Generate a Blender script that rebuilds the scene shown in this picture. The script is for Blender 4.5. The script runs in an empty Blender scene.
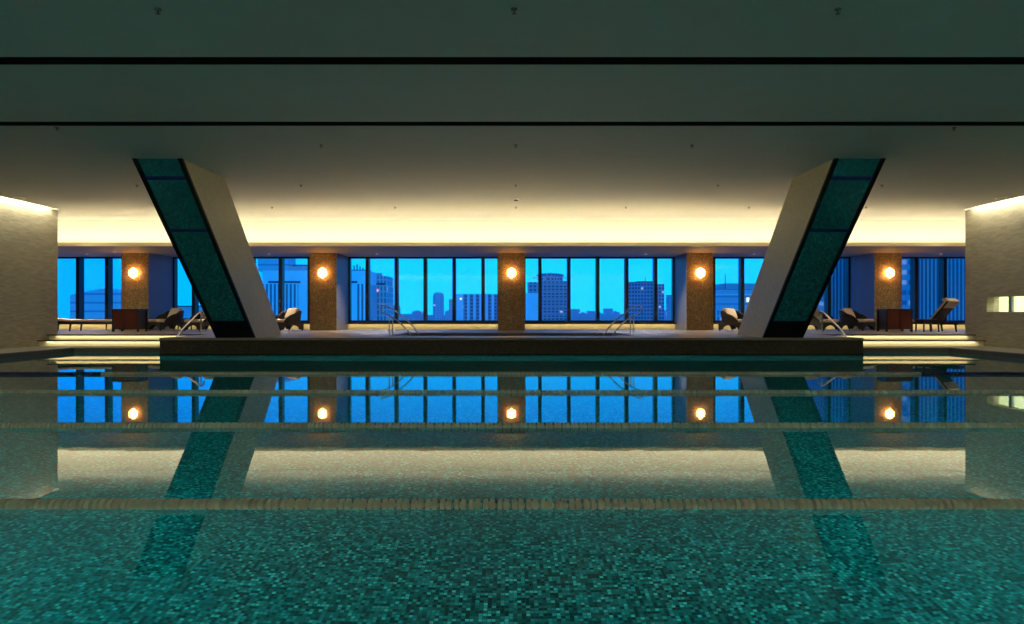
import bpy, bmesh, math, random
from mathutils import Vector, Matrix
random.seed(7)
S = bpy.context.scene
COL = S.collection
PI = math.pi
F = 640.0            # focal length in pixels of the 1024 px frame
CX, CY, HC = 511.5, 312.0, 0.95

def xat(px, d): return (px - CX) * d / F
def zat(py, d): return HC - (py - CY) * d / F

# ------------------------------------------------------------------ node helpers
def new_mat(name):
    m = bpy.data.materials.new(name); m.use_nodes = True
    nt = m.node_tree; nt.nodes.clear()
    return m, nt
class N:
    def __init__(s, nt): s.nt = nt
    def n(s, t, **kw):
        nd = s.nt.nodes.new(t)
        for k, v in kw.items(): setattr(nd, k, v)
        return nd
    def l(s, a, b): s.nt.links.new(a, b)
    def math(s, op, a, b=None, c=None):
        nd = s.n('ShaderNodeMath', operation=op)
        for i, v in enumerate((a, b, c)):
            if v is None: continue
            if isinstance(v, (int, float)): nd.inputs[i].default_value = v
            else: s.l(v, nd.inputs[i])
        return nd.outputs[0]
    def vmath(s, op, a, b=None):
        nd = s.n('ShaderNodeVectorMath', operation=op)
        for i, v in enumerate((a, b)):
            if v is None: continue
            if isinstance(v, (tuple, list)): nd.inputs[i].default_value = v
            else: s.l(v, nd.inputs[i])
        return nd.outputs[0]
    def mix(s, f, a, b):
        nd = s.n('ShaderNodeMix', data_type='RGBA')
        for i, v in ((0, f), (6, a), (7, b)):
            if isinstance(v, (int, float)): nd.inputs[i].default_value = v
            elif isinstance(v, (tuple, list)): nd.inputs[i].default_value = (*v[:3], 1)
            else: s.l(v, nd.inputs[i])
        return nd.outputs[2]
    def ramp(s, f, stops, interp='LINEAR'):
        nd = s.n('ShaderNodeValToRGB'); nd.color_ramp.interpolation = interp
        e = nd.color_ramp.elements
        while len(e) > 1: e.remove(e[-1])
        e[0].position = stops[0][0]; e[0].color = (*stops[0][1], 1)
        for p, c in stops[1:]:
            k = e.new(p); k.color = (*c, 1)
        s.l(f, nd.inputs[0]); return nd.outputs[0]
    def obj(s): return s.n('ShaderNodeTexCoord').outputs['Object']
    def sep(s, v):
        nd = s.n('ShaderNodeSeparateXYZ'); s.l(v, nd.inputs[0]); return nd.outputs
    def principled(s, col, rough=.5, metal=0., normal=None, spec=.5):
        p = s.n('ShaderNodeBsdfPrincipled'); o = s.n('ShaderNodeOutputMaterial')
        for k, v in (('Base Color', col), ('Roughness', rough), ('Metallic', metal), ('Specular IOR Level', spec)):
            if isinstance(v, (int, float)): p.inputs[k].default_value = v
            elif isinstance(v, (tuple, list)): p.inputs[k].default_value = (*v[:3], 1)
            else: s.l(v, p.inputs[k])
        if normal is not None: s.l(normal, p.inputs['Normal'])
        s.l(p.outputs[0], o.inputs[0]); return p
    def noise(s, vec, scale, detail=2., rough=.5):
        nd = s.n('ShaderNodeTexNoise'); nd.inputs['Scale'].default_value = scale
        nd.inputs['Detail'].default_value = detail; nd.inputs['Roughness'].default_value = rough
        s.l(vec, nd.inputs['Vector']); return nd.outputs[0]
    def bump(s, h, strength, dist=.01):
        nd = s.n('ShaderNodeBump'); nd.inputs['Strength'].default_value = strength
        nd.inputs['Distance'].default_value = dist; s.l(h, nd.inputs['Height']); return nd.outputs[0]

def plain(name, col, rough=.5, metal=0., grain=0., gscale=40., spec=.5):
    m, nt = new_mat(name); g = N(nt)
    c = col
    if grain:
        f = g.noise(g.obj(), gscale, 3)
        c = g.mix(f, tuple(v * (1 - grain) for v in col), tuple(min(1, v * (1 + grain)) for v in col))
    g.principled(c, rough, metal, spec=spec); return m

def mosaic(name, size, stops, grout, gw=.12, rough=.25, spec=.5, aspect=(1, 1, 1), bump=.2, large=None):
    """random coloured tiles of the given size (metres) with grout lines"""
    m, nt = new_mat(name); g = N(nt)
    v = g.vmath('ADD', g.obj(), (100.0037, 100.0041, 100.0043))
    v = g.vmath('DIVIDE', v, tuple(size * a for a in aspect))
    cell = g.vmath('FLOOR', v); fr = g.vmath('FRACTION', v)
    wn = g.n('ShaderNodeTexWhiteNoise', noise_dimensions='3D'); g.l(cell, wn.inputs['Vector'])
    c = g.ramp(wn.outputs[0], stops, 'CONSTANT')
    if large:
        f = g.noise(g.obj(), large[0], 2)
        c = g.mix(f, c, g.mix(.5, c, large[1]))
    o = g.sep(fr); geo = g.n('ShaderNodeNewGeometry'); nn = g.sep(geo.outputs['Normal'])
    line = None
    for i in range(3):
        e = g.math('LESS_THAN', g.math('SUBTRACT', .5, g.math('ABSOLUTE', g.math('SUBTRACT', o[i], .5))), gw / 2)
        flat = g.math('LESS_THAN', g.math('ABSOLUTE', nn[i]), .5)
        e = g.math('MULTIPLY', e, flat)
        line = e if line is None else g.math('MAXIMUM', line, e)
    c = g.mix(line, c, grout)
    b = g.bump(g.math('SUBTRACT', 1., line), bump, .003) if bump else None
    g.principled(c, rough, normal=b, spec=spec); return m

M = {}
M['ceiling'] = plain('ceiling_plaster', (.42, .42, .395), .75, grain=.05, gscale=3)
M['soffit'] = plain('soffit_plaster', (.50, .42, .31), .6, grain=.04, gscale=4)
M['fascia'] = plain('fascia_plaster', (.88, .74, .46), .6)  # lighter and warmer than the soffit: cove glow put into the colour
M['cove'] = plain('cove_plaster', (.82, .80, .72), .7)
M['black'] = plain('blackened_metal', (.006, .006, .006), .5, spec=.15)
M['frame'] = plain('window_frame_metal', (.010, .012, .02), .35)
M['deck'] = mosaic('deck_stone', .6, [(0, (.31, .26, .215)), (.3, (.33, .28, .235)), (.6, (.295, .245, .205)), (.8, (.315, .265, .22))], (.15, .135, .125), .01, .5, .5, bump=.1)
M['curb'] = plain('curb_stone', (.17, .15, .12), .5, grain=.15, gscale=25)
M['nosing'] = plain('step_nosing_stone', (.05, .045, .035), .5, grain=.1)
M['riser'] = plain('step_riser_stone', (.72, .66, .45), .6, grain=.08, gscale=12)
M['sill'] = plain('sill_limestone', (.74, .64, .38), .6, grain=.12, gscale=6)
M['platform'] = mosaic('platform_mosaic', .05, [(0, (.040, .036, .031)), (.25, (.052, .047, .040)), (.5, (.06, .055, .046)), (.75, (.045, .041, .035))], (.02, .019, .016), .12, .6, .12)
M['pool'] = mosaic('pool_mosaic', .022, [(0, (.0, .02, .025)), (.22, (.001, .08, .08)), (.42, (.002, .15, .15)), (.62, (.004, .24, .23)), (.80, (.02, .36, .35)), (.93, (.07, .56, .52))], (.0, .10, .10), .14, .3)
M['pillar'] = mosaic('bronze_mosaic', .035, [(0, (.30, .20, .085)), (.25, (.42, .28, .12)), (.5, (.52, .36, .165)), (.72, (.36, .235, .10)), (.9, (.66, .48, .25))], (.24, .16, .075), .12, .3)
M['pillar_side'] = plain('pillar_side_plaster', (.20, .20, .24), .45, grain=.05, gscale=5)
M['col_side'] = mosaic('grey_stone_mosaic', .04, [(0, (.58, .48, .27)), (.25, (.62, .52, .30)), (.5, (.65, .545, .32)), (.75, (.60, .50, .285))], (.49, .41, .24), .1, .5, bump=.15)
M['wicker'] = None
M['cushion'] = plain('cream_fabric', (.88, .77, .60), .85, grain=.08, gscale=60)
M['wood'] = plain('dark_stained_wood', (.012, .008, .007), .35, grain=.3, gscale=20)
M['chrome'] = plain('polished_steel', (.9, .88, .84), .22, 1.)
M['brass'] = plain('dark_bronze', (.08, .05, .02), .35, 1.)
M['sprinkler'] = plain('sprinkler_metal', (.09, .085, .07), .4, .6)
M['white_plastic'] = plain('white_plastic', (.75, .73, .68), .45)
M['cable'] = plain('steel_cable', (.3, .3, .3), .3, 1.)
M['back'] = plain('back_wall_plaster', (.62, .60, .54), .7, grain=.06, gscale=4)

def wicker():
    m, nt = new_mat('woven_wicker'); g = N(nt)
    w = g.n('ShaderNodeTexWave'); w.inputs['Scale'].default_value = 22; w.bands_direction = 'Z'
    w.inputs['Distortion'].default_value = 3; g.l(g.obj(), w.inputs['Vector'])
    c = g.mix(w.outputs[0], (.004, .003, .003), (.016, .011, .009))
    g.principled(c, .5, normal=g.bump(w.outputs[0], .5, .006)); return m
M['wicker'] = wicker()
def mahogany():
    m, nt = new_mat('red_mahogany'); g = N(nt)
    v = g.vmath('MULTIPLY', g.obj(), (3, 3, 22))
    f = g.noise(v, 4, 4)
    g.principled(g.mix(f, (.04, .006, .003), (.12, .02, .009)), .28); return m
M['mahogany'] = mahogany()
def stacked_stone():
    m, nt = new_mat('split_face_stone'); g = N(nt)
    v = g.vmath('DIVIDE', g.vmath('ADD', g.obj(), (50.003, 50.004, 50.002)), (.2, .2, .04))
    s = g.sep(v); row = g.math('FLOOR', s[2])
    wn = g.n('ShaderNodeTexWhiteNoise', noise_dimensions='1D'); g.l(row, wn.inputs['W'])
    yy = g.math('ADD', g.math('ADD', s[1], s[0]), g.math('MULTIPLY', wn.outputs[0], 7.3))
    cb = g.n('ShaderNodeCombineXYZ'); g.l(g.math('FLOOR', yy), cb.inputs[0]); g.l(row, cb.inputs[1])
    w2 = g.n('ShaderNodeTexWhiteNoise', noise_dimensions='2D'); g.l(cb.outputs[0], w2.inputs['Vector'])
    nz = g.noise(g.vmath('MULTIPLY', g.obj(), (1, 1, 5)), 14, 4, .6)
    c = g.mix(w2.outputs[0], (.39, .35, .255), (.50, .455, .335))
    c = g.mix(nz, g.mix(.35, c, (.23, .20, .145)), c)
    h = g.math('ADD', g.math('MULTIPLY', w2.outputs[0], .7), g.math('MULTIPLY', nz, .6))
    g.principled(c, .8, normal=g.bump(h, .55, .02)); return m
M['stone'] = stacked_stone()
def water_mat(name, tint, ripple=.003):
    m, nt = new_mat(name); g = N(nt)
    n1 = g.noise(g.vmath('MULTIPLY', g.obj(), (1, 1, 0)), 6, 2, .5)
    n2 = g.noise(g.vmath('MULTIPLY', g.obj(), (1, 1.6, 0)), 2.2, 2)
    h = g.math('ADD', n1, g.math('MULTIPLY', n2, .8))
    b = g.bump(h, ripple, .05)
    fr = g.n('ShaderNodeFresnel'); fr.inputs['IOR'].default_value = 1.333; g.l(b, fr.inputs['Normal'])
    t = g.n('ShaderNodeBsdfRefraction'); t.inputs['Color'].default_value = (*tint, 1); t.inputs['IOR'].default_value = 1.333; t.inputs['Roughness'].default_value = 0.; g.l(b, t.inputs['Normal'])
    gl = g.n('ShaderNodeBsdfGlossy'); gl.inputs['Roughness'].default_value = 0.0
    gl.inputs['Color'].default_value = (1, 1, 1, 1); g.l(b, gl.inputs['Normal'])
    mx = g.n('ShaderNodeMixShader'); g.l(fr.outputs[0], mx.inputs[0]); g.l(t.outputs[0], mx.inputs[1]); g.l(gl.outputs[0], mx.inputs[2])
    o = g.n('ShaderNodeOutputMaterial'); g.l(mx.outputs[0], o.inputs[0]); return m
M['water'] = water_mat('pool_water', (.80, .97, .95))
M['tubwater'] = water_mat('whirlpool_water', (.25, .3, .3))
def glass_mat():
    m, nt = new_mat('window_glass'); g = N(nt)
    lw = g.n('ShaderNodeLayerWeight'); lw.inputs['Blend'].default_value = .5
    f = g.math('MULTIPLY_ADD', g.math('POWER', lw.outputs['Facing'], 5.), .9, .03)
    t = g.n('ShaderNodeBsdfTransparent'); gl = g.n('ShaderNodeBsdfGlossy'); gl.inputs['Roughness'].default_value = 0.
    mx = g.n('ShaderNodeMixShader'); g.l(f, mx.inputs[0]); g.l(t.outputs[0], mx.inputs[1]); g.l(gl.outputs[0], mx.inputs[2])
    o = g.n('ShaderNodeOutputMaterial'); g.l(mx.outputs[0], o.inputs[0]); return m
M['glass'] = glass_mat()
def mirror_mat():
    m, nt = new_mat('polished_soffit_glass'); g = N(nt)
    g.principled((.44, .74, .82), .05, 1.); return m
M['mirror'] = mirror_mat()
def emit(name, col, k):
    m, nt = new_mat(name); g = N(nt)
    e = g.n('ShaderNodeEmission'); e.inputs[0].default_value = (*col, 1); e.inputs[1].default_value = k
    o = g.n('ShaderNodeOutputMaterial'); g.l(e.outputs[0], o.inputs[0]); return m
M['lamp'] = emit('lit_sconce_shade', (1, .45, .13), 20)
M['lens_on'] = emit('lit_spot_lens', (1, .85, .65), 1.6)
M['lens_off'] = plain('spot_lens', (.5, .48, .42), .2)
def float_mat(name, col):
    m, nt = new_mat(name); g = N(nt)
    d = g.n('ShaderNodeBsdfDiffuse'); d.inputs[0].default_value = (*col, 1)
    t = g.n('ShaderNodeBsdfTranslucent'); t.inputs[0].default_value = (*col, 1)
    gl = g.n('ShaderNodeBsdfGlossy'); gl.inputs['Roughness'].default_value = .4
    m1 = g.n('ShaderNodeMixShader'); m1.inputs[0].default_value = .25; g.l(d.outputs[0], m1.inputs[1]); g.l(t.outputs[0], m1.inputs[2])
    m2 = g.n('ShaderNodeMixShader'); m2.inputs[0].default_value = .06; g.l(m1.outputs[0], m2.inputs[1]); g.l(gl.outputs[0], m2.inputs[2])
    o = g.n('ShaderNodeOutputMaterial'); g.l(m2.outputs[0], o.inputs[0]); return m
M['float'] = float_mat('clear_grey_float', (.97, .86, .70))
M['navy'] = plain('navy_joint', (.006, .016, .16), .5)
M['float_blue'] = float_mat('navy_float', (.004, .012, .14))

# ------------------------------------------------------------------ mesh helpers
def obj(name, bm, mat, parent=None, smooth=False, bevel=0., autosm=None):
    bmesh.ops.recalc_face_normals(bm, faces=bm.faces)
    me = bpy.data.meshes.new(name); bm.to_mesh(me); bm.free()
    for mm in (mat if isinstance(mat, (list, tuple)) else [mat]): me.materials.append(mm)
    o = bpy.data.objects.new(name, me); COL.objects.link(o)
    if smooth:
        for p in me.polygons: p.use_smooth = True
        if autosm:
            try: me.set_sharp_from_angle(angle=autosm)
            except Exception: pass
    if bevel:
        b = o.modifiers.new('bevel', 'BEVEL'); b.width = bevel; b.segments = 2; b.limit_method = 'ANGLE'
    if parent is not None: o.parent = parent
    return o
def box(bm, x0, x1, y0, y1, z0, z1):
    v = [bm.verts.new(p) for p in ((x0,y0,z0),(x1,y0,z0),(x1,y1,z0),(x0,y1,z0),(x0,y0,z1),(x1,y0,z1),(x1,y1,z1),(x0,y1,z1))]
    for f in ((0,3,2,1),(4,5,6,7),(0,1,5,4),(1,2,6,5),(2,3,7,6),(3,0,4,7)): bm.faces.new([v[i] for i in f])
    return v
def boxes(*bs):
    bm = bmesh.new()
    for b in bs: box(bm, *b)
    return bm
def prism(bm, pts, axis, a0, a1):
    """pts: 2-D outline; extruded along axis ('x','y','z') from a0 to a1"""
    def P(u, v, a): return (a, u, v) if axis == 'x' else (u, a, v) if axis == 'y' else (u, v, a)
    A = [bm.verts.new(P(u, v, a0)) for u, v in pts]; B = [bm.verts.new(P(u, v, a1)) for u, v in pts]
    bm.faces.new(A[::-1]); bm.faces.new(B)
    n = len(pts)
    for i in range(n): bm.faces.new((A[i], A[(i+1) % n], B[(i+1) % n], B[i]))
def tube(bm, pts, r, seg=8, caps=True):
    pts = [Vector(p) for p in pts]; rings = []
    rr = r if isinstance(r, (list, tuple)) else [r] * len(pts)
    up = Vector((.13, .27, 1)).normalized()
    for i, p in enumerate(pts):
        d = (pts[min(i+1, len(pts)-1)] - pts[max(i-1, 0)]).normalized()
        if abs(d.dot(up)) > .97: a = d.cross(Vector((1, .2, 0))).normalized()
        else: a = d.cross(up).normalized()
        b = d.cross(a).normalized()
        rings.append([bm.verts.new(p + rr[i] * (math.cos(t) * a + math.sin(t) * b)) for t in (2*PI*k/seg for k in range(seg))])
    for i in range(len(rings) - 1):
        # match nearest start to avoid twisting
        A, B = rings[i], rings[i+1]
        k0 = min(range(seg), key=lambda k: (A[0].co - B[k].co).length)
        B = B[k0:] + B[:k0]; rings[i+1] = B
        for k in range(seg): bm.faces.new((A[k], A[(k+1) % seg], B[(k+1) % seg], B[k]))
    if caps: bm.faces.new(rings[0][::-1]); bm.faces.new(rings[-1])
def lathe(bm, prof, axis='z', seg=16, c=(0, 0, 0), mi=0):
    rings = []
    for a, r in prof:
        ring = []
        for k in range(seg):
            t = 2 * PI * k / seg; u, w = r * math.cos(t), r * math.sin(t)
            p = (u, w, a) if axis == 'z' else (a, u, w) if axis == 'x' else (u, a, w)
            ring.append(bm.verts.new((p[0]+c[0], p[1]+c[1], p[2]+c[2])))
        rings.append(ring)
    for A, B in zip(rings, rings[1:]):
        for k in range(seg): bm.faces.new((A[k], A[(k+1) % seg], B[(k+1) % seg], B[k])).material_index = mi
    bm.faces.new(rings[0][::-1]).material_index = mi; bm.faces.new(rings[-1]).material_index = mi
def bez(p0, p1, p2, n=8):
    p0, p1, p2 = map(Vector, (p0, p1, p2))
    return [(1-t)**2*p0 + 2*t*(1-t)*p1 + t*t*p2 for t in (i/n for i in range(n+1))]
def tag(o, label=None, cat=None, group=None, kind=None):
    if label: o['label'] = label
    if cat: o['category'] = cat
    if group: o['group'] = group
    if kind: o['kind'] = kind
    return o
def struct(name, bm, mat, label=None, cat='structure', **kw):
    o = obj(name, bm, mat, **kw); return tag(o, label, cat if label else None, None, 'structure')
def empty(name, loc=(0, 0, 0), rz=0., parent=None):
    o = bpy.data.objects.new(name, None); COL.objects.link(o); o.location = loc; o.rotation_euler = (0, 0, rz)
    o.empty_display_size = .1
    if parent: o.parent = parent
    return o
def dup(o, loc=None, rz=None, parent=None):
    c = o.copy(); COL.objects.link(c)
    if parent is not None: c.parent = parent
    if loc is not None: c.location = loc
    if rz is not None: c.rotation_euler = (0, 0, rz)
    for ch in list(o.children): dup(ch, parent=c)
    return c
def area(name, loc, direction, sx, sy, energy, col, spread=PI):
    l = bpy.data.lights.new(name, 'AREA'); l.shape = 'RECTANGLE'; l.size = sx; l.size_y = sy
    l.energy = energy; l.color = col; l.spread = spread
    o = bpy.data.objects.new(name, l); COL.objects.link(o); o.location = loc
    d = Vector(direction).normalized()
    zax = -d; xax = Vector((1, 0, 0)) if abs(d.x) < .7 and sx_axis(o) == 'x' else Vector((0, 1, 0))
    xax = (xax - zax * xax.dot(zax)).normalized(); yax = zax.cross(xax)
    o.rotation_euler = Matrix((xax, yax, zax)).transposed().to_euler()
    return o
_AX = {'v': 'x'}
def sx_axis(o): return _AX['v']

# ------------------------------------------------------------------ dimensions
WX = 11.7          # side walls
PX = 10.4          # half width of the pool
ZC = 3.56          # main ceiling
ZD = .388          # raised deck
ZL = .105          # pool surround
YE = 16.5          # end of the side walls
XE = 16.3          # end walls of the window zone
YF = 15.2        # far pool edge beside the platform
YP = 13.9          # front of the platform
PXW = 7.65         # half width of the platform
YG = 21.05         # glass plane
YPI = 19.5         # front of the pillars
ZS = 2.75          # soffit underside
ZH = 2.74
Z_SILL = .61

# ------------------------------------------------------------------ SETTING
# pool shell
struct('floor_pool', boxes((-PX, PX, .9, YF, -1.5, -1.35)), M['pool'], 'dark and light teal mosaic floor of the pool under the water', 'pool floor')
struct('wall_pool_sides', boxes((-PX-.15, -PX, .75, YF+.15, -1.5, 0.0), (PX, PX+.15, .75, YF+.15, -1.5, 0.0), (-PX, PX, .75, .9, -1.5, 0.0),
       (-PX, -PXW, YF, YF+.15, -1.5, 0.0), (PXW, PX, YF, YF+.15, -1.5, 0.0),
       (-PXW, PXW, YP+.03, YP+.14, -1.5, -.001), (-PXW, -PXW+.12, YP+.14, YF+.1, -1.5, -.001), (PXW-.12, PXW, YP+.14, YF+.1, -1.5, -.001)), M['pool'])
struct('trim_pool_edge', boxes((-PX-.15, -PX, .75, YF+.15, 0, ZL-.02), (PX, PX+.15, .75, YF+.15, 0, ZL-.02), (-PX, PX, .75, .9, 0, ZL-.02),
       (-PX, -PXW, YF, YF+.15, 0, ZL-.02), (PXW, PX, YF, YF+.15, 0, ZL-.02)), M['nosing'])
struct('floor_pool_surround', boxes((-WX, -PX, -4, YF, ZL-.02, ZL), (PX, WX, -4, YF, ZL-.02, ZL), (-PX, PX, -4, .9, ZL-.02, ZL),
       (-WX, -PXW, YF, 15.95, ZL-.02, ZL), (PXW, WX, YF, 15.95, ZL-.02, ZL)), M['curb'])
# steps on both sides of the platform
for side, sg in (('left', -1), ('right', 1)):
    a, b = sorted((sg*PXW, sg*WX))
    st = empty('step'); st.location = (0, 0, 0)
    tag(st, 'low stone step with a glowing riser along the %s end of the pool, below the lounge deck' % side, 'step', 'lit steps up to the lounge deck', 'structure')
    obj('riser', boxes((a, b, 15.86, 15.92, ZL, .225)), M['riser'], st)
    obj('tread', boxes((a, b, 15.78, 16.22, .225, .252)), M['nosing'], st)
    obj('riser', boxes((a, b, 16.2, 16.26, .252, .352)), M['riser'], st)
    obj('nosing', boxes((a, b, 16.12, 16.28, .352, ZD)), M['nosing'], st)
# deck around the sunken whirlpool
TX, TY0, TY1 = 2.85, 15.15, 17.4
struct('floor_deck', boxes((-PXW, PXW, YP, TY0, ZD-.05, ZD), (-PXW, -TX, TY0, TY1, ZD-.05, ZD), (TX, PXW, TY0, TY1, ZD-.05, ZD), (-PXW, PXW, TY1, 20.95, ZD-.05, ZD),
       (-WX, -PXW, 16.28, YE, ZD-.05, ZD), (PXW, WX, 16.28, YE, ZD-.05, ZD), (-XE, -PXW, YE, 20.95, ZD-.05, ZD), (PXW, XE, YE, 20.95, ZD-.05, ZD)), M['deck'])
struct('wall_platform', boxes((-PXW, PXW, YP+.02, YP+.14, .0, ZD-.05), (-PXW, -PXW+.12, YP+.14, 16.3, .0, ZD-.05), (PXW-.12, PXW, YP+.14, 16.3, .0, ZD-.05)), M['platform'],
       'dark mosaic front of the raised platform standing in the water', 'platform wall')
tub = tag(empty('whirlpool_tub', (0, 16.2, ZD-.4)), 'dark sunken whirlpool in the platform in front of the middle pillar', 'whirlpool', kind='thing')
tb = boxes((-TX, TX, TY0-16.2, TY0-16.1, -.5, .35), (-TX, TX, TY1-16.3, TY1-16.2, -.5, .35), (-TX, -TX+.1, TY0-16.1, TY1-16.3, -.5, .35), (TX-.1, TX, TY0-16.1, TY1-16.3, -.5, .35), (-TX, TX, TY0-16.2, TY1-16.2, -.6, -.5))
obj('basin', tb, M['platform'], tub)
tw = bmesh.new(); box(tw, -TX+.1, TX-.1, TY0-16.1, TY1-16.3, .22, .24); obj('water', tw, M['tubwater'], tub)
struct('trim_waterline', boxes((-PXW-.004, PXW+.004, YP+.012, YP+.02, .001, .036)), M['black'])  # black strip painted in for the shadow gap above the water
# side walls
struct('wall_left', boxes((-WX-.4, -WX, -4, YE, 0, 4.0)), M['stone'], 'beige split stone wall along the left side of the pool, washed by light at its top', 'wall')
OY0, OY1, OZ0, OZ1 = 12.4, 15.75, .955, 1.32   # opening in the right wall
struct('wall_right', boxes((WX, WX+.3, -4, OY0, 0, 4.0), (WX, WX+.3, OY1, YE, 0, 4.0), (WX, WX+.3, OY0, OY1, 0, OZ0), (WX, WX+.3, OY0, OY1, OZ1, 4.0)), M['stone'],
       'beige split stone wall along the right side of the pool, with a lit slot window', 'wall')
# the lit room behind the slot window
M['pale'] = plain('pale_green_plaster', (.70, .78, .58), .6)
struct('wall_side_room', boxes((14.2, 14.3, 11.0, 16.3, 0, 2.6), (WX+.3, 14.2, 16.2, 16.3, 0, 2.6), (WX+.3, 14.2, 11.0, 11.1, 0, 2.6), (WX+.3, 14.2, 11.1, 16.2, 2.5, 2.6), (WX+.3, 14.2, 11.1, 16.2, .0, .05)), M['pale'])
w7 = tag(empty('window_7', (WX+.15, 0, 0)), 'slot window in the right stone wall showing a bright pale green room', 'window', kind='structure')
obj('glass_pane', boxes((-.01, .01, OY0, OY1, OZ0, OZ1)), M['glass'], w7)
obj('mullion', boxes((-.03, .03, 15.13, 15.22, OZ0, OZ1)), plain('grey_frame', (.3, .32, .27), .4), w7)
l = area('side_room_light', (13.2, 14.0, 2.45), (0, 0, -1), 1.2, 3.5, 120, (1, .97, .8))
# end walls, back wall, roof
struct('wall_back', boxes((-XE, XE, -4.2, -4, 0, 4)), M['back'])
struct('wall_end_left', boxes((-XE-.2, -XE, 16.5, 21.3, 0, 4), (-XE, -WX-.4, YE-.2, YE, 0, 4)), M['stone'])
struct('wall_end_right', boxes((XE, XE+.2, 16.5, 21.3, 0, 4), (WX+.3, XE, YE-.15, YE, 0, 4)), M['stone'])
struct('ceiling', boxes((-WX+.2, WX-.2, -3.75, 6.55, ZC, ZC+.2), (-WX+.2, WX-.2, 6.76, 8.77, ZC, ZC+.2), (-WX+.2, WX-.2, 8.98, 16.3, ZC, ZC+.2), (-XE, XE, 16.3, 18.25, ZC, ZC+.2)), M['ceiling'],
       'smooth plaster ceiling, dark over the pool and glowing warm near the windows', 'ceiling')
struct('ceiling_upper', boxes((-XE-.2, XE+.2, -4.2, 21.3, 4.0, 4.2)), M['ceiling'])
for k, (a, b, tx) in enumerate(((6.55, 6.76, 'wide black slot across the ceiling, nearest the top of the view'), (8.77, 8.98, 'narrow dark slot across the ceiling, second from the top of the view'))):
    struct('trim_%d' % (k+1), boxes((-WX+.2, WX-.2, a-.01, b+.01, ZC+(.10 if k == 0 else .05), ZC+.2), (-WX+.2, WX-.2, a, a+.012, ZC+.002, ZC+.1), (-WX+.2, WX-.2, b-.012, b, ZC+.002, ZC+.1)), M['black'], tx, 'ceiling slot')
# cove and soffit above the window zone
struct('wall_cove', boxes((-XE, XE, 18.25, 18.4, 2.84, ZC+.2)), M['cove'], 'glowing cream light cove running above the windows', 'light cove')
fb = bmesh.new(); prism(fb, [(17.46, ZS), (17.6, ZS), (17.6, 2.86), (17.585, 2.86)], 'x', -XE, XE); struct('trim_fascia', fb, M['fascia'])  # front sloped to catch light from the ceiling
struct('ceiling_soffit', boxes((-XE, XE, 17.6, YG+.1, ZS, ZS+.06), (-XE, XE, 17.6, 17.66, ZS+.06, 2.86), (-XE, XE, 18.4, YG+.1, ZS+.06, ZC+.2)), M['soffit'], 'lowered grey brown ceiling strip over the windows', 'soffit')
# sill wall
struct('wall_sill', boxes((-XE, XE, 20.84, 21.12, -.2, Z_SILL-.05)), M['sill'], 'low lit cream wall below the windows', 'sill wall')
struct('trim_sill', boxes((-XE, XE, 20.72, 21.12, Z_SILL-.05, Z_SILL-.01)), M['frame'])
# outside slab edges to close the building
struct('wall_below', boxes((-XE, XE, 21.12, 21.22, -4, Z_SILL-.05), (-XE, XE, 21.12, 21.22, ZH, 4.2)), M['frame'])

# pillars between the window bays
for k, c in enumerate((-11.48, -5.74, 0., 5.74, 11.48)):
    p = tag(empty('pillar', (c, YPI, ZD)), '%s of the five bronze mosaic pillars between the windows' % ('leftmost', 'second from left', 'middle', 'second from right', 'rightmost')[k], 'pillar', 'bronze mosaic pillars', 'structure')
    obj('mosaic_front', boxes((-.41, .41, 0, .06, 0, ZS-ZD)), M['pillar'], p)
    obj('pillar_core', boxes((-.41, .41, .06, YG-YPI-.02, 0, ZS-ZD)), M['pillar_side'], p)

# windows: six bays
mull = sorted([s * (.93 + .945 * i) for s in (-1, 1) for i in range(17)])
edges = [-XE, -11.48, -5.74, 0, 5.74, 11.48, XE]
for k in range(6):
    a, b = edges[k], edges[k+1]
    aa = a + (.41 if k else 0); bb = b - (.41 if k < 5 else 0)
    w = tag(empty('window_%d' % (k+1)), '%s full-width window bay looking out on the dusk city' % ('far left', 'second from left', 'third, left of the middle pillar,', 'fourth, right of the middle pillar,', 'second from right', 'far right')[k], 'window', 'window bays', 'structure')
    obj('frame', boxes((aa, bb, YG-.12, YG+.08, Z_SILL-.01, .675), (aa, bb, YG-.12, YG+.08, ZS-.045, ZS), (aa, aa+.05, YG-.12, YG+.08, .675, ZS-.045), (bb-.05, bb, YG-.12, YG+.08, .675, ZS-.045)), M['frame'], w)
    for x in mull:
        if aa + .15 < x < bb - .1: obj('mullion', boxes((x-.055, x+.055, YG-.17, YG+.08, .675, ZS-.045)), M['frame'], w)
    obj('glass_pane', boxes((aa+.05, bb-.05, YG-.006, YG+.006, .675, ZS-.045)), M['glass'], w)

# ------------------------------------------------------------------ POOL WATER
wb = bmesh.new()
def quad(bm, pts): bm.faces.new([bm.verts.new(p) for p in pts])
vs = [wb.verts.new(p) for p in ((-PX, .9, 0), (PX, .9, 0), (PX, YF, 0), (PXW, YF, 0), (PXW, YP+.018, 0), (-PXW, YP+.018, 0), (-PXW, YF, 0), (-PX, YF, 0))]
wb.faces.new(vs)
water = obj('pool_water', wb, M['water'])
tag(water, 'still teal water of the pool mirroring the windows', 'water', kind='stuff')

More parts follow.
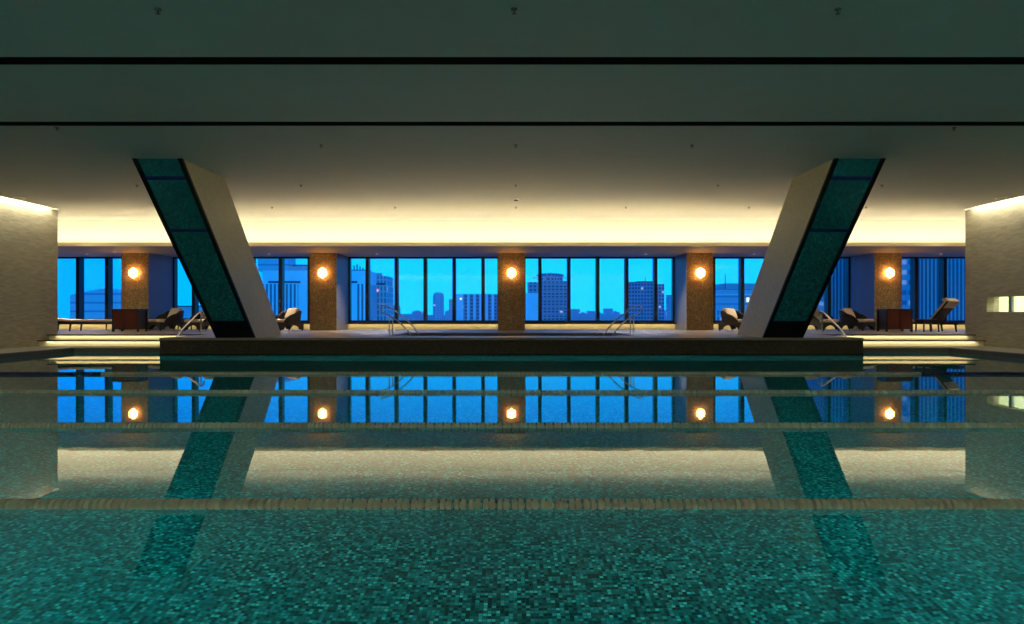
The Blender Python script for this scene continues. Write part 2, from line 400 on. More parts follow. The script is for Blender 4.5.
# ------------------------------------------------------------------ SLANTED COLUMNS
def slanted(sg, label):
    """sheared box leaning out over the water; mirror-bright underside, grey mosaic flanks"""
    x0, x1 = (-6.45, -5.6) if sg < 0 else (5.49, 6.36); D = 1.62
    y0b, y0t = 13.97, 10.88
    root = tag(empty('slanted_column', ((x0+x1)/2, y0b, ZD)), label, 'column', 'slanted columns', 'thing')
    ox, oy, oz = root.location
    H = ZC - ZD
    def yz(t, off=0.): return (y0b + (y0t - y0b) * t + off - oy, H * t)
    a, b = x0 - ox, x1 - ox
    fz = .02
    bm = bmesh.new()
    pts = [yz(0, .05), yz(1, .05), yz(1, D), yz(0, D)]
    prism(bm, pts, 'x', a, b); obj('shaft', bm, M['col_side'], root)
    t0 = .115
    bm = bmesh.new(); prism(bm, [yz(t0, 0.01), yz(1, 0.01), yz(1, .05), yz(t0, .05)], 'x', a+.075, b-.075); obj('mirror_panel', bm, M['mirror'], root)
    for s in (a, b-.075):
        bm = bmesh.new(); prism(bm, [yz(0, -.012), yz(1, -.012), yz(1, .05), yz(0, .05)], 'x', s, s+.075); obj('edge_trim', bm, M['black'], root)
    bm = bmesh.new(); prism(bm, [yz(0, 0), yz(t0, 0), yz(t0, .05), yz(0, .05)], 'x', a+.075, b-.075); obj('plinth', bm, M['black'], root)  # plain black sheet over the lower end of the slanted front
    for tt in (.655, .912):  # navy strips stand in for the ropes' reflections in the panel
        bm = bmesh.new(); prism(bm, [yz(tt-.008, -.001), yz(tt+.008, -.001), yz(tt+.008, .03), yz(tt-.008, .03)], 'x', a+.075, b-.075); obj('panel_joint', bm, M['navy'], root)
    return root
slanted(-1, 'left slanted column with a teal reflecting underside and grey mosaic side')
slanted(1, 'right slanted column with a teal reflecting underside and grey mosaic side')

# ------------------------------------------------------------------ LANE ROPES
def float_profile():
    return [(-.034, .012), (-.031, .033), (-.012, .036), (-.007, .020), (-.003, .020), (.001, .036), (.022, .034), (.026, .014), (.032, .012)]
fbm = bmesh.new(); lathe(fbm, float_profile(), 'x', 12)
fme = bpy.data.meshes.new('float'); fbm.to_mesh(fme); fbm.free(); fme.materials.append(M['float'])
ropes = [(3.12, 'nearest of the four white lane ropes floating across the pool'), (5.28, 'second nearest of the four lane ropes floating across the pool'),
         (7.5, 'third lane rope from the front, floating across the window reflections'), (9.73, 'farthest lane rope, with navy blue end sections, floating across the pool')]
for y, lab in ropes:
    r = tag(empty('lane_rope', (0, y, .004)), lab, 'lane rope', 'lane ropes across the pool')
    bm = bmesh.new(); tube(bm, [(-PX+.02, 0, 0), (PX-.02, 0, 0)], .006, 6); obj('cable', bm, M['cable'], r)
    n = int(PX / .07) - 2
    for i in range(-50, 50):
        o = bpy.data.objects.new('float', fme); COL.objects.link(o); o.parent = r; o.location = ((i + .5) * .07, 0, 0)
        o.rotation_euler = (random.random() * 6, 0, 0)
    bm = bmesh.new()
    for i in list(range(-n, -50)) + list(range(50, n)):
        x = (i + .5) * .07; mi = 1 if abs(x) > 6.2 else 0
        lathe(bm, float_profile(), 'x', 10, (x, 0, 0), mi)
    rest = obj('floats', bm, [M['float'], M['float_blue']], r); rest['kind'] = 'stuff'

# ------------------------------------------------------------------ WALL SCONCES
def sconce():
    root = empty('wall_sconce', (0, 0, 0))
    bm = bmesh.new(); hexp = [(.145*math.sin(PI/3*k), .165*math.cos(PI/3*k)) for k in range(6)]
    prism(bm, [(u*.8, v*.8) for u, v in hexp], 'y', -.03, 0); obj('back_plate', bm, M['brass'], root)
    bm = bmesh.new()
    rings = []
    for yy, s in ((-.03, .86), (-.075, 1.0), (-.12, .86), (-.15, .45)):
        rings.append([bm.verts.new((u*s, yy, v*s)) for u, v in hexp])
    for A, B in zip(rings, rings[1:]):
        for k in range(6): bm.faces.new((A[k], A[(k+1) % 6], B[(k+1) % 6], B[k]))
    bm.faces.new(rings[0][::-1]); bm.faces.new(rings[-1]); obj('lamp_shade', bm, M['lamp'], root)
    return root
sc0 = sconce()
for k, c in enumerate((-11.48, -5.74, 0., 5.74, 11.48)):
    s = sc0 if k == 0 else dup(sc0)
    s.location = (c, YPI, zat(273, YPI))
    tag(s, 'glowing hexagonal wall lamp on the %s mosaic pillar' % ('leftmost', 'second from left', 'middle', 'second from right', 'rightmost')[k], 'wall lamp', 'hexagonal lamps on the pillars')

# ------------------------------------------------------------------ ARMCHAIRS
def armchair():
    """low wicker tub chair facing -y in its own frame"""
    root = empty('armchair')
    W, Dp, sh = .40, .38, .26
    # arched base apron: four sides with arches
    bm = bmesh.new()
    def arch(w, z1):
        pts = [(-w, .04), (-w, z1), (w, z1), (w, .04), (w-.06, .04)]
        for i in range(9):
            t = PI * i / 8; pts.append(((w-.08) * math.cos(t), .05 + .13 * math.sin(t)))
        pts.append((-w+.06, .04)); return pts
    prism(bm, arch(W, sh), 'y', -Dp, -Dp+.05); prism(bm, arch(W, sh), 'y', Dp-.05, Dp)
    prism(bm, arch(Dp-.05, sh), 'x', -W, -W+.05); prism(bm, arch(Dp-.05, sh), 'x', W-.05, W)
    box(bm, -W+.05, W-.05, -Dp+.05, Dp-.05, sh-.05, sh)
    obj('seat_base', bm, M['wicker'], root)
    # tub shell
    bm = bmesh.new(); n = 28; outer = []
    for i in range(n + 1):
        a = -118 + 236 * i / n                       # angle from straight back
        ar = math.radians(a); k = abs(a)
        h = .60 if k < 72 else .60 - .30 * ((k-72)/46)
        ex = 2 / 3.2
        ca, sa = math.cos(ar), math.sin(ar)
        px = math.copysign(abs(sa) ** ex, sa) * W; py = math.copysign(abs(ca) ** ex, ca) * Dp
        flare = 1 + .10 * (h - sh) / .34
        row = []
        for (f, z) in ((1.0, sh-.02), (1 + (flare-1)*.5, (sh+h)/2), (flare, h-.02), (flare-.05, h+.005), (flare-.12, h-.02), (.88, sh-.02)):
            row.append(bm.verts.new((px*f, py*f, z)))
        outer.append(row)
    for A, B in zip(outer, outer[1:]):
        for j in range(6): bm.faces.new((A[j], A[(j+1) % 6], B[(j+1) % 6], B[j]))
    bm.faces.new(outer[0]); bm.faces.new(outer[-1][::-1])
    obj('backrest', bm, M['wicker'], root, smooth=True, autosm=1.0)
    # cushions
    bm = bmesh.new(); box(bm, -W+.06, W-.06, -Dp-.01, Dp-.07, sh, sh+.09); obj('seat_cushion', bm, M['cushion'], root, bevel=.03)
    bm = bmesh.new(); v = box(bm, -.29, .29, -.07, .07, 0, .36)
    c = obj('back_pillow', bm, M['cushion'], root, bevel=.05); c.location = (0, .16, sh+.085); c.rotation_euler = (math.radians(-24), 0, 0)
    for sx in (-1, 1):
        for sy in (-1, 1):
            bm = bmesh.new(); tube(bm, [(sx*(W-.035), sy*(Dp-.035), .1), (sx*(W-.03), sy*(Dp-.03), 0)], [.03, .018], 8); obj('leg', bm, M['wood'], root)
    return root
ch0 = armchair()
first = [True]
def chair(px, d, ang, lab):
    o = ch0 if first[0] else dup(ch0); first[0] = False
    o.location = (xat(px, d), d, ZD); o.rotation_euler = (0, 0, math.radians(ang))
    tag(o, lab, 'armchair', 'wicker tub armchairs on the deck')
chair(167, 19.35, -38, 'dark wicker tub armchair with cream cushions right of the left cabinet')
chair(203, 19.0, -30, 'wicker armchair half hidden behind the left slanted column, on its outer side')
chair(285, 19.1, -42, 'wicker armchair on the inner side of the left slanted column, cream pillow showing')
chair(737, 19.1, 42, 'wicker armchair on the inner side of the right slanted column, cream pillow showing')
chair(820, 19.0, 30, 'wicker armchair behind the handrail on the outer side of the right slanted column')
chair(856, 19.35, 38, 'dark wicker tub armchair with cream cushions left of the right cabinet')

# ------------------------------------------------------------------ CABINETS
def cabinet():
    root = empty('towel_cabinet'); w, d, h = .375, .24, .65
    obj('body', boxes((-w+.02, w-.02, -d+.03, d, .07, h-.04)), M['wood'], root)
    obj('top', boxes((-w, w, -d-.01, d+.01, h-.04, h)), M['wood'], root, bevel=.006)
    for s in (-1, 1):
        dr = obj('door', boxes((s*.175-.16, s*.175+.16, -d, -d+.03, .10, h-.06)), M['mahogany'], root, bevel=.005)
        bm = bmesh.new(); lathe(bm, [(-d-.03, .012), (-d-.02, .014), (-d-.015, .006), (-d, .006)], 'y', 10, (s*.04, 0, .36)); obj('knob', bm, M['brass'], dr)
        for t in (-1, 1):
            obj('leg', boxes((s*(w-.02)-.025, s*(w-.02)+.025, t*(d-.03)-.025, t*(d-.03)+.025, 0, h-.04)), M['wood'], root)
    return root
cb = cabinet(); cb.location = (xat(130, 18.45), 18.45, ZD)
tag(cb, 'low red mahogany cabinet in front of the leftmost pillar', 'cabinet', 'mahogany cabinets')
cb2 = dup(cb, (xat(894.5, 18.45), 18.45, ZD)); tag(cb2, 'low red mahogany cabinet in front of the rightmost pillar', 'cabinet', 'mahogany cabinets')

# ------------------------------------------------------------------ LOUNGERS
def lounger(back_deg):
    """foot end at +x, head at -x"""
    root = empty('sun_lounger'); L, w = .98, .31
    obj('frame', boxes((-L, L, -w, -w+.05, .20, .27), (-L, L, w-.05, w, .20, .27), (-L, -L+.05, -w+.05, w-.05, .20, .27), (L-.05, L, -w+.05, w-.05, .20, .27),
        *[(x, x+.05, -w+.05, w-.05, .235, .26) for x in (-.75, -.5, -.25, 0, .25, .5, .7)]), M['wood'], root)
    for x in (-.9, -.25, .92):
        for s in (-1, 1):
            bm = bmesh.new(); tube(bm, [(x, s*(w-.025), .22), (x + (.03 if x > 0 else -.03), s*(w-.02), 0)], [.032, .02], 8); obj('leg', bm, M['wood'], root)
    obj('mattress', boxes((-.22, L-.02, -w+.02, w-.02, .27, .34)), M['cushion'], root, bevel=.02)
    piv = empty('backrest', (-.22, 0, .27), parent=root)
    piv.rotation_euler = (0, math.radians(back_deg), 0)
    obj('back_frame', boxes((-.76, 0, -w+.01, w-.01, -.035, 0)), M['black'], piv)
    obj('back_cushion', boxes((-.76, -.02, -w+.02, w-.02, 0, .07)), M['cushion'], piv, bevel=.02)
    bm = bmesh.new(); tube(bm, [(-.74, -w+.03, .1), (-.74, w-.03, .1)], .05, 12); obj('head_roll', bm, M['cushion'], piv)
    obj('head_cover', boxes((-.79, -.55, -w+.015, w-.015, -.06, -.035), (-.80, -.76, -w+.015, w-.015, -.06, .06)), M['cushion'], piv, bevel=.01)
    return root
lg = lounger(4); lg.location = (xat(84, 18.9)-.03, 19.0, ZD); lg.rotation_euler = (0, 0, math.radians(6))
tag(lg, 'dark framed sun lounger with a cream pad, partly behind the left stone wall', 'sun lounger', 'sun loungers')
lg2 = lounger(52); lg2.location = (12.3, 18.95, ZD); lg2.rotation_euler = (0, 0, math.radians(180-60))
tag(lg2, 'sun lounger with raised backrest beside the right stone wall', 'sun lounger', 'sun loungers')

def side_table():
    root = empty('side_table')
    obj('tabletop', boxes((-.25, .25, -.22, .22, .31, .36)), M['wood'], root, bevel=.006)
    obj('apron', boxes((-.22, .22, -.19, .19, .26, .31)), M['wood'], root)
    for sx in (-1, 1):
        for sy in (-1, 1):
            bm = bmesh.new(); tube(bm, [(sx*.2, sy*.17, .28), (sx*.21, sy*.18, 0)], [.026, .018], 8); obj('leg', bm, M['wood'], root)
    return root
t0 = side_table(); t0.location = (xat(926, 18.2), 18.15, ZD)
tag(t0, 'small dark side table in front of the lounger with raised back', 'side table', 'dark side tables')
t1 = dup(t0, (xat(186, 20.2), 20.3, ZD)); tag(t1, 'small dark side table between the two armchairs left of the left slanted column', 'side table', 'dark side tables')
t2 = dup(t0, (xat(112.5, 20.), 20.2, ZD)); tag(t2, 'small dark side table at the foot of the left lounger, behind the left cabinet', 'side table', 'dark side tables')

# ------------------------------------------------------------------ HANDRAILS
def step_rail(sg):
    root = empty('handrail', (sg*8.03, 15.9, ZL))
    ox, oy, oz = root.location
    def P(y, z): return (0, y - oy, z - oz)
    pts = [P(15.25, ZL)] + [P(15.25, ZL+.1)] + bez(P(15.3, .30), P(15.42, .40), P(15.6, .52), 5) + [P(16.3, .86)] + bez(P(16.45, .935), P(16.62, 1.0), P(16.7, .93), 5) + [P(16.72, .85)]
    bm = bmesh.new(); tube(bm, pts, .022, 10); obj('rail', bm, M['chrome'], root, smooth=True)
    for y, ztop, zb in ((15.55, .49, ZL), (16.55, .93, ZD)):
        bm = bmesh.new(); tube(bm, [P(y, zb), P(y, ztop)], .018, 8)
        lathe(bm, [(zb-oz, .045), (zb-oz+.012, .045), (zb-oz+.016, .018)], 'z', 12, (0, y-oy, 0)); obj('post', bm, M['chrome'], root)
    return root
tag(step_rail(-1), 'steel handrail on the lit steps beside the left slanted column', 'handrail', 'steel handrails')
tag(step_rail(1), 'steel handrail on the lit steps beside the right slanted column', 'handrail', 'steel handrails')
def tub_rail(sg):
    root = empty('handrail', (sg*2.9, 15.3, ZD)); ox, oy, oz = root.location
    def P(px, py, dd=15.3): return (sg*abs(xat(px, dd)) - ox, dd - oy, zat(py, dd) - oz)
    top = [P(381, 312), P(381, 306)] + bez(P(381.3, 304.8), P(390, 306.5), P(398, 313), 5) + bez(P(398, 313), P(412, 323), P(417, 332), 6) + [P(420.5, 338.5)]
    bm = bmesh.new(); tube(bm, top, .016, 8); obj('rail', bm, M['chrome'], root, smooth=True)
    low = [P(381, 312)] + bez(P(388, 315), P(396, 319), P(402, 325), 5) + [P(409, 333), P(412.5, 338.5)]
    bm = bmesh.new(); tube(bm, low, .016, 8); obj('lower_rail', bm, M['chrome'], root, smooth=True)
    for px in (389.3, 392.6):
        x = sg*abs(xat(px, 15.3)) - ox
        zt = zat(316.2 if px < 391 else 317.6, 15.3) - oz
        bm = bmesh.new(); tube(bm, [(x, 0, -.0 if px < 391 else -.1), (x, 0, zt)], .014, 8); obj('post', bm, M['chrome'], root)
    return root
tag(tub_rail(-1), 'double steel handrail at the left end of the sunken whirlpool', 'handrail', 'steel handrails')
tag(tub_rail(1), 'double steel handrail at the right end of the sunken whirlpool', 'handrail', 'steel handrails')

# ------------------------------------------------------------------ CEILING FITTINGS
sp = empty('ceiling_sprinkler')
bm = bmesh.new(); lathe(bm, [(-.01, .028), (.01, .032)], 'z', 14); obj('escutcheon', bm, M['sprinkler'], sp)
bm = bmesh.new(); lathe(bm, [(-.042, .02), (-.038, .02), (-.036, .007), (-.008, .01)], 'z', 12); obj('deflector', bm, M['sprinkler'], sp)
rows = [(9, (158, 514, 838), 'in the row nearest the top of the view'), (122, (57, 954), 'beside the narrow dark ceiling slot'), (145, (321, 516, 692), 'in the row between the column tops'),
        (185, (137, 301, 516, 718, 882), 'in the middle ceiling row'), (207, (272, 395, 516, 626, 749, 866), 'in the row beside the bright cove')]
nm = {2: ('left', 'right'), 3: ('left', 'centre', 'right'), 5: ('far left', 'left', 'centre', 'right', 'far right'), 6: ('far left', 'second from left', 'third from left', 'fourth from left', 'fifth from left', 'far right')}
fst = True
for y, xs, txt in rows:
    d = (ZC - HC) * F / (CY - y)
    if y == 122: d = 9.06
    for px, w in zip(xs, nm[len(xs)]):
        o = sp if fst else dup(sp); fst = False
        o.location = (xat(px, d), d, ZC)
        tag(o, 'small dark sprinkler head, %s one %s' % (w, txt), 'sprinkler', 'ceiling sprinklers')
d = (ZC - HC) * F / (CY - 199)
sd = tag(empty('smoke_detector', (xat(516, d), d, ZC)), 'small white rimmed smoke detector on the ceiling above the middle pillar', 'smoke detector')
bm = bmesh.new(); lathe(bm, [(-.02, .06), (-.012, .075), (0, .075)], 'z', 18); obj('base', bm, M['white_plastic'], sd)
bm = bmesh.new(); lathe(bm, [(-.05, .03), (-.045, .045), (-.02, .05)], 'z', 18); obj('sensor_cap', bm, M['sprinkler'], sd)
dl = empty('downlight')
bm = bmesh.new(); lathe(bm, [(-.008, .09), (-.008, .115), (0, .12)], 'z', 24); obj('trim_ring', bm, M['white_plastic'], dl)
bm = bmesh.new(); lathe(bm, [(-.014, .06), (-.009, .085)], 'z', 20); obj('lens', bm, M['lens_off'], dl)
d = (ZC - HC) * F / (CY - 198)
for k, px in enumerate((19, 1001)):
    o = dl if k == 0 else dup(dl)
    o.location = (xat(px, d), d, ZC); tag(o, 'round ceiling downlight beside the top of the %s stone wall' % ('left', 'right')[k], 'downlight', 'ceiling downlights')
so = empty('soffit_spotlight')
bm = bmesh.new(); lathe(bm, [(-.006, .04), (0, .055)], 'z', 16); obj('trim_ring', bm, M['white_plastic'], so)
bm = bmesh.new(); lathe(bm, [(-.012, .028), (-.006, .034)], 'z', 16); obj('lens', bm, M['lens_on'], so)
for k, px in enumerate((87, 269, 377, 646, 754, 941)):
    o = so if k == 0 else dup(so)
    o.location = (xat(px, 19.8), 19.8, ZS)
    tag(o, 'tiny recessed spotlight in the soffit over the %s window bay' % ('far left', 'second from left', 'third', 'fourth', 'second from right', 'far right')[k], 'spotlight', 'soffit spotlights')

# ------------------------------------------------------------------ CITY OUTSIDE
def facade(name, wall, glass, bay, floor, wu, wv, lit=.03, litcol=(.9, .95, 1), lk=.6, u='x'):
    """window grid: bay and floor in metres, wu/wv = window share of each"""
    m, nt = new_mat(name); g = N(nt)
    v = g.vmath('ADD', g.obj(), (500.13, 500.21, 500.17)); s = g.sep(v)
    uu = g.math('ADD', s[0], s[1]) if u == 'x' else s[0]
    uu = g.math('DIVIDE', uu, bay); vv = g.math('DIVIDE', s[2], floor)
    a = g.math('LESS_THAN', g.math('FRACT', uu), wu); b = g.math('LESS_THAN', g.math('FRACT', vv), wv)
    win = g.math('MULTIPLY', a, b)
    cb = g.n('ShaderNodeCombineXYZ'); g.l(g.math('FLOOR', uu), cb.inputs[0]); g.l(g.math('FLOOR', vv), cb.inputs[1])
    wn = g.n('ShaderNodeTexWhiteNoise', noise_dimensions='2D'); g.l(cb.outputs[0], wn.inputs['Vector'])
    geo = g.n('ShaderNodeNewGeometry'); side = g.math('LESS_THAN', g.math('ABSOLUTE', g.sep(geo.outputs['Normal'])[2]), .5)
    win = g.math('MULTIPLY', win, side)
    c = g.mix(win, wall, glass)
    p = g.principled(c, .6)
    on = g.math('MULTIPLY', g.math('GREATER_THAN', wn.outputs[0], 1 - lit), win)
    p.inputs['Emission Color'].default_value = (*litcol, 1)
    g.l(g.math('MULTIPLY', on, lk), p.inputs['Emission Strength'])
    return m
BZ = -150.
FM = {}
FM['pale'] = facade('pale_stripe_facade', (.86, .84, .82), (.15, .16, .22), 2.1, 400, .5, 1.0, 0)
FM['palewin'] = facade('pale_office_facade', (.62, .62, .64), (.20, .21, .28), 2.0, 3.4, .5, .8, .02)
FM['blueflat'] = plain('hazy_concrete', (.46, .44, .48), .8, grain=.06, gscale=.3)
FM['paleflat'] = plain('pale_concrete', (.86, .84, .82), .8, grain=.05, gscale=.3)
FM['dark'] = plain('dark_roof', (.08, .08, .12), .8)
FM['band'] = facade('banded_facade', (.54, .54, .58), (.30, .30, .38), 400, 4.2, 1.0, .22, 0)
FM['stripe'] = facade('wide_stripe_facade', (.52, .54, .58), (.09, .08, .14), 2.3, 3.2, .52, .86, .015)
FM['apart'] = facade('balcony_facade', (.44, .40, .46), (.12, .10, .17), 3.6, 3.3, .62, .6, .012)
FM['office'] = facade('office_facade', (.34, .30, .38), (.11, .09, .15), 3.0, 3.6, .66, .55, .03)
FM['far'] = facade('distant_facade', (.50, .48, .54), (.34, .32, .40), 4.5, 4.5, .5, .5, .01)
FM['fin'] = facade('finned_facade', (.34, .34, .40), (.08, .07, .12), 1.35, 400, .60, 1.0, 0)
FM['litfloor'] = facade('lit_floor_facade', (.25, .26, .34), (.12, .12, .20), 2.4, 3.3, .75, .45, .5, (.30, .55, .85), .35)
KD = 2.6
def bld(name, label, px0, px1, ytop, d, mat, depth=20., group=None, roof=None, rz=0.):
    d = d * KD
    x0, x1, zt = xat(px0, d), xat(px1, d), zat(ytop, d)
    root = tag(empty(name, ((x0+x1)/2, d, BZ), rz), label, 'building', group)
    hw = (x1-x0)/2
    root['hw'] = hw
    obj('tower_body', boxes((-hw, hw, 0, depth, 0, zt-BZ)), mat, root)
    if roof: obj('parapet', boxes((-hw-.15, hw+.15, -.15, depth+.15, zt-BZ, zt-BZ+roof)), FM['dark'], root)
    return root
def add(root, d, name, px0, px1, y0, y1, dd0, dd1, mat):
    """child block of a building between pixel columns/rows, in depth dd0..dd1 behind its front"""
    ox, oy, oz = root.location; d = d * KD
    return obj(name, boxes((xat(px0, d)-ox, xat(px1, d)-ox, dd0, dd1, zat(y1, d)-oz, zat(y0, d)-oz)), mat, root)
# far left: long block with a low pitched roof
r = tag(empty('banded_block', (xat(97, 312), 312, BZ)), 'hazy building with a low pitched roof behind the far left windows', 'building')
bm = bmesh.new(); ox, oz = r.location.x, BZ
prism(bm, [(xat(px, 312)-ox, zat(py, 312)-oz) for px, py in ((70, 600), (70, 295), (84, 292), (104, 288), (124, 293), (137, 296), (137, 600))], 'y', 0, 18)
obj('tower_body', bm, FM['band'], r)
bld('low_block', 'low dark block outside the window left of the left slanted column', 168, 232, 307, 110, FM['blueflat'], 25, roof=.6)
# large pale tower behind the second pillar
T = bld('pale_tower', 'large pale tower with dark vertical window strips behind the second pillar from left', 262, 368, 284, 130, FM['pale'], 22)
add(T, 130, 'upper_body', 262, 368, 270.5, 283.9, .6, 21, FM['paleflat'])
add(T, 130, 'penthouse', 252, 283, 244, 270.4, 8, 20, FM['band'])
add(T, 130, 'roof_terrace', 288, 312, 266, 270.4, 2, 12, FM['blueflat'])
add(T, 130, 'roof_vents', 290, 304, 264, 265.9, 4, 8, FM['dark'])
add(T, 130, 'vent_band', 268, 300, 281, 283, .4, .6, FM['dark'])
add(T, 130, 'vent_band', 349, 357, 281, 283, .4, .6, FM['dark'])
for px in (298.5, 346.5): add(T, 130, 'corner_pier', px, px+9.5, 284, 330, -.4, 0, FM['paleflat'])
add(T, 130, 'roof_platform', 349, 367, 269.6, 270.4, 1, 10, FM['dark'])
for px, y in ((352, 265), (355, 264), (358, 266), (361, 267.5)): add(T, 130, 'mast', px, px+1.2, y, 269.6, 3, 3.3, FM['dark'])
U = bld('narrow_tower', 'narrow grey tower with a pink lit sign right of the pale tower', 369, 386.5, 276, 140, FM['palewin'], 22)
add(U, 140, 'plant_room', 373, 379, 272.5, 275.9, 5, 10, FM['blueflat']); add(U, 140, 'vent_band', 370, 385, 283, 285, -.3, 0, FM['dark'])
add(U, 140, 'lit_sign', 372.5, 378.5, 289, 291.6, -.3, 0, emit('pink_sign', (1., .55, .95), .9)); add(U, 140, 'lit_sign', 373, 375, 295.5, 298.5, -.3, 0, emit('white_sign', (.6, .85, 1), .9))
# distant skyline
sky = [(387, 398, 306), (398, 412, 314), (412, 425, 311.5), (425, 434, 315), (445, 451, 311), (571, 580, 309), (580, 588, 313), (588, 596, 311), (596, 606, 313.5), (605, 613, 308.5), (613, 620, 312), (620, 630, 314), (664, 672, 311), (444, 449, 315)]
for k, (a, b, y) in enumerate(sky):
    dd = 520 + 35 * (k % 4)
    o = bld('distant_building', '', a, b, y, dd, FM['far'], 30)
    bay = 'left of the middle pillar' if b < 500 else 'right of the middle pillar'
    n_ = [i for i in range(len(sky)) if (sky[i][1] < 500) == (b < 500)]; n_.sort(key=lambda i: sky[i][0]); q = n_.index(k) + 1
    o['label'] = 'low hazy building on the far skyline %s, %s from the left' % (bay, ('first', 'second', 'third', 'fourth', 'fifth', 'sixth', 'seventh', 'eighth', 'ninth')[q-1])
    o['category'] = 'building'; o['group'] = 'low buildings on the far skyline'
    if k % 2 == 0: add(o, dd, 'roof_box', a+2, a+(b-a)*.55, y-1, y, 6, 18, FM['far'])
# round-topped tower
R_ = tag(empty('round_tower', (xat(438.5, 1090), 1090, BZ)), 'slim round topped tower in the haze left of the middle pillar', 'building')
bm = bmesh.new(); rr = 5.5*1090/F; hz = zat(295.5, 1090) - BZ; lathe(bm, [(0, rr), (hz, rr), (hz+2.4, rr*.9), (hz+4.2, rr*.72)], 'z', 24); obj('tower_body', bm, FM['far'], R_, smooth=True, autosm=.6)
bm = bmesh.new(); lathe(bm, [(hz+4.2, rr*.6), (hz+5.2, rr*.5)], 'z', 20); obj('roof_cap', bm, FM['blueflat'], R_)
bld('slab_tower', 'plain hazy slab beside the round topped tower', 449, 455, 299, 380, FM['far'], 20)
O = bld('striped_office', 'office block with broad dark vertical stripes just left of the middle pillar', 456, 500, 294, 250, FM['paleflat'], 30)
for i in range(6):
    a = 463.5 + 6.1*i; add(O, 250, 'window_strip', a, a+3.6, 294.2, 330, -.15, 0, FM['office'])
add(O, 250, 'rooftop_light', 460, 461.6, 298, 299.6, -.5, 0, emit('roof_light', (.8, .9, 1), 1.6))
# balcony tower right of the middle pillar
A = bld('balcony_tower', 'tall balcony tower with a rounded crown right of the middle pillar', 541, 570, 281, 220, FM['apart'], 24)
ox, oy, oz = A.location
for i in range(16): add(A, 220, 'balcony', 543, 569, 282.5+2.5*i, 283.1+2.5*i, -.9, 0, FM['blueflat'])
add(A, 220, 'wing', 528, 541, 282, 330, 2, 20, FM['apart'])
bm = bmesh.new(); cx = xat(551, 572)-ox; z0 = zat(281, 572)-oz; lathe(bm, [(z0, 11.5), (z0+4.6, 11.5), (z0+5.0, 12.5), (z0+6.2, 12.5), (z0+7.4, 8)], 'z', 28, (cx, 12, 0)); obj('crown', bm, FM['apart'], A)
for a, b in ((533, 541), (562, 567)): add(A, 220, 'roof_arm', a, b, 277, 277.7, 6, 10, FM['blueflat'])
bld('pale_block', 'pale windowless block below the balcony tower wing', 526, 540, 293, 190, FM['paleflat'], 15)
Q = bld('dark_office_tower', 'dark office tower with lit windows left of the second pillar from right', 629, 656, 282.5, 240, FM['office'], 24, roof=.5)
add(Q, 240, 'wing', 656, 665, 284, 330, 3, 20, FM['office'])
add(Q, 240, 'plant_room', 638, 655, 281, 282.5, 5, 15, FM['dark']); add(Q, 240, 'mast', 647, 647.5, 277, 281, 8, 8.3, FM['dark'])
bld('half_hidden_block', 'block half hidden by the second pillar from right', 670, 684, 295.5, 300, FM['far'], 20, roof=.6)
V = bld('stepped_block', 'stepped low rise with horizontal bands right of the second pillar from right', 708, 775, 289, 140, FM['band'], 30)
add(V, 140, 'upper_block', 728, 775, 283, 289, 5, 26, FM['blueflat']); add(V, 140, 'mast', 727.4, 728, 274, 289, 4, 4.2, FM['dark'])
add(V, 140, 'cornice', 708, 775, 294, 295, -.4, 0, FM['paleflat']); add(V, 140, 'podium', 706, 776, 309.5, 345, -8, 0, FM['palewin'])
add(V, 140, 'lit_sign', 746.5, 749, 297.5, 302, -.3, 0, emit('white_lit_sign', (.9, .97, 1), 1.4))
bld('lit_floor_block', 'block with lit floors outside just right of the right slanted column', 806, 829, 286, 90, FM['litfloor'], 11)
bld('finned_tower', 'tall dark tower with vertical fins left of the rightmost pillar', 829, 878, 190, 95, FM['fin'], 25)
bld('lit_tower', 'tall tower with rows of lit floors right of the rightmost pillar', 898, 916, 190, 80, FM['litfloor'], 11)
bld('finned_tower', 'tall dark tower with vertical fins behind the lounger with raised back', 920, 1000, 180, 85, FM['fin'], 25)
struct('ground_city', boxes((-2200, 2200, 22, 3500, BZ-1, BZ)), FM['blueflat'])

# ------------------------------------------------------------------ WORLD (dusk sky)
w = bpy.data.worlds.new('dusk'); S.world = w; w.use_nodes = True
nt = w.node_tree; nt.nodes.clear(); g = N(nt)
v = g.n('ShaderNodeTexCoord').outputs['Generated']; s = g.sep(v)
ax = g.math('ABSOLUTE', g.math('SUBTRACT', s[0], .05))
c1 = g.ramp(ax, [(0, (.010, .74, 1.)), (.28, (.006, .70, 1.)), (.50, (.0, .56, 1.)), (.62, (.0, .49, 1.)), (1, (.0, .2, .7))])
c2 = g.ramp(ax, [(0, (.012, .46, 1.)), (.5, (.01, .40, 1.)), (1, (.01, .15, .6))])
up = g.n('ShaderNodeMapRange'); up.inputs[1].default_value = .07; up.inputs[2].default_value = .2; g.l(s[2], up.inputs[0])
c = g.mix(up.outputs[0], c1, c2)
mul = g.vmath('MULTIPLY', c, (1, 1, 1.7))
bg = g.n('ShaderNodeBackground'); g.l(mul, bg.inputs[0]); bg.inputs[1].default_value = 1.0
o = g.n('ShaderNodeOutputWorld'); g.l(bg.outputs[0], o.inputs[0])

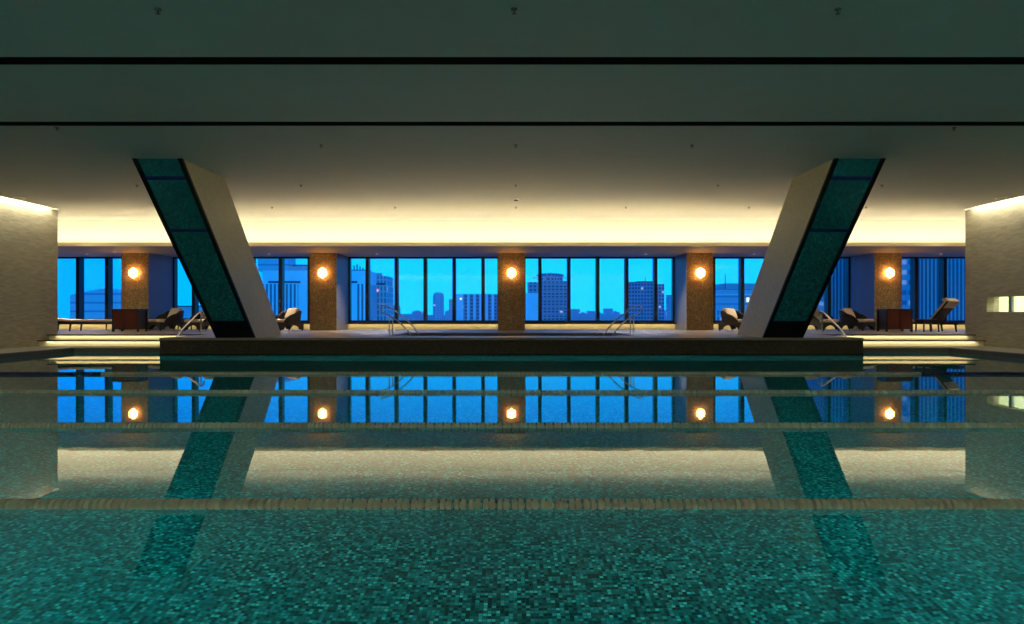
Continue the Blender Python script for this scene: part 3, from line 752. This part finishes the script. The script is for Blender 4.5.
# ------------------------------------------------------------------ LIGHTS
WARM = (1, .90, .62)
_AX['v'] = 'x'
area('cove_light', (0, 17.86, 2.83), (0, .06, 1), 32, .22, 300, (1, .87, .55))
area('cove_wash_light', (0, 17.98, 2.883), (0, -1, .36), 32, .02, 160, (1, .78, .42), math.radians(55))  # unseen second lamp, added to carry the warm glow further along the ceiling
for sg in (-1, 1):
    for (y, z) in ((15.815, .215), (16.16, .342)):
        area('step_light', (sg*9.6, y, z), (0, .55, -.8), 3.85, .02, 3.0, (1, .88, .50))
for k in range(6):
    a, b = edges[k] + .42, edges[k+1] - .42
    area('sill_light', ((a+b)/2, 20.76, Z_SILL-.055), (0, .35, -1), b-a, .03, 4, (1, .82, .42))
for px in (87, 269, 377, 646, 754, 941):
    l = bpy.data.lights.new('soffit_spot_light', 'SPOT'); l.energy = 290; l.color = (1, .80, .55); l.spot_size = math.radians(110); l.spot_blend = .8; l.shadow_soft_size = .03
    o = bpy.data.objects.new('soffit_spot_light', l); COL.objects.link(o); o.location = (xat(px, 19.8), 19.8, ZS-.03); o.rotation_euler = (-.25, 0, 0)
_AX['v'] = 'y'
for sg in (-1, 1):
    area('wall_wash_light', (sg*(WX-.12), 6.2, 3.68), (sg*.3, 0, -1), 20, .05, 300, (1, .93, .66))
_AX['v'] = 'x'
area('wall_wash_light', (0, -3.86, 3.68), (0, -.35, -1), 23, .05, 1050, (1, .93, .72))
# underwater lamps in the pool's near and side walls
for x in (-7.5, -3.6, 3.6, 7.5): area('underwater_light', (x, .95, -.5), (0, 1, -.06), .3, .3, 125, (.50, 1, .98), math.radians(110))
for x in (-1.3, 1.3): area('underwater_light', (x, .95, -.5), (0, 1, -.06), .3, .3, 18, (.50, 1, .98), math.radians(110))
for sg in (-1, 1):
    for y, e in ((2.2, 85), (4.6, 60)): area('underwater_light', (sg*(PX-.04), y, -.6), (-sg, 0, -.22), .3, .3, e, (.50, 1, .98), math.radians(110))

# ------------------------------------------------------------------ CAMERA
cam = bpy.data.cameras.new('camera'); co = bpy.data.objects.new('camera', cam); COL.objects.link(co)
cam.sensor_width = 36; cam.lens = 36 * F / 1024; cam.clip_end = 6000; cam.clip_start = .05
co.location = (0, 0, HC); co.rotation_euler = (PI/2, 0, 0); cam.shift_x = .5/1024
S.camera = co
S.view_settings.view_transform = 'Standard'; S.view_settings.look = 'None'; S.view_settings.exposure = 0; S.view_settings.gamma = 1
S.view_settings.use_curve_mapping = False
S.cycles.use_denoising = True
S.cycles.max_bounces = 10; S.cycles.diffuse_bounces = 5; S.cycles.glossy_bounces = 5; S.cycles.transparent_max_bounces = 12
S.cycles.sample_clamp_indirect = 4.0; S.cycles.blur_glossy = .3
S.cycles.caustics_reflective = True; S.cycles.caustics_refractive = True
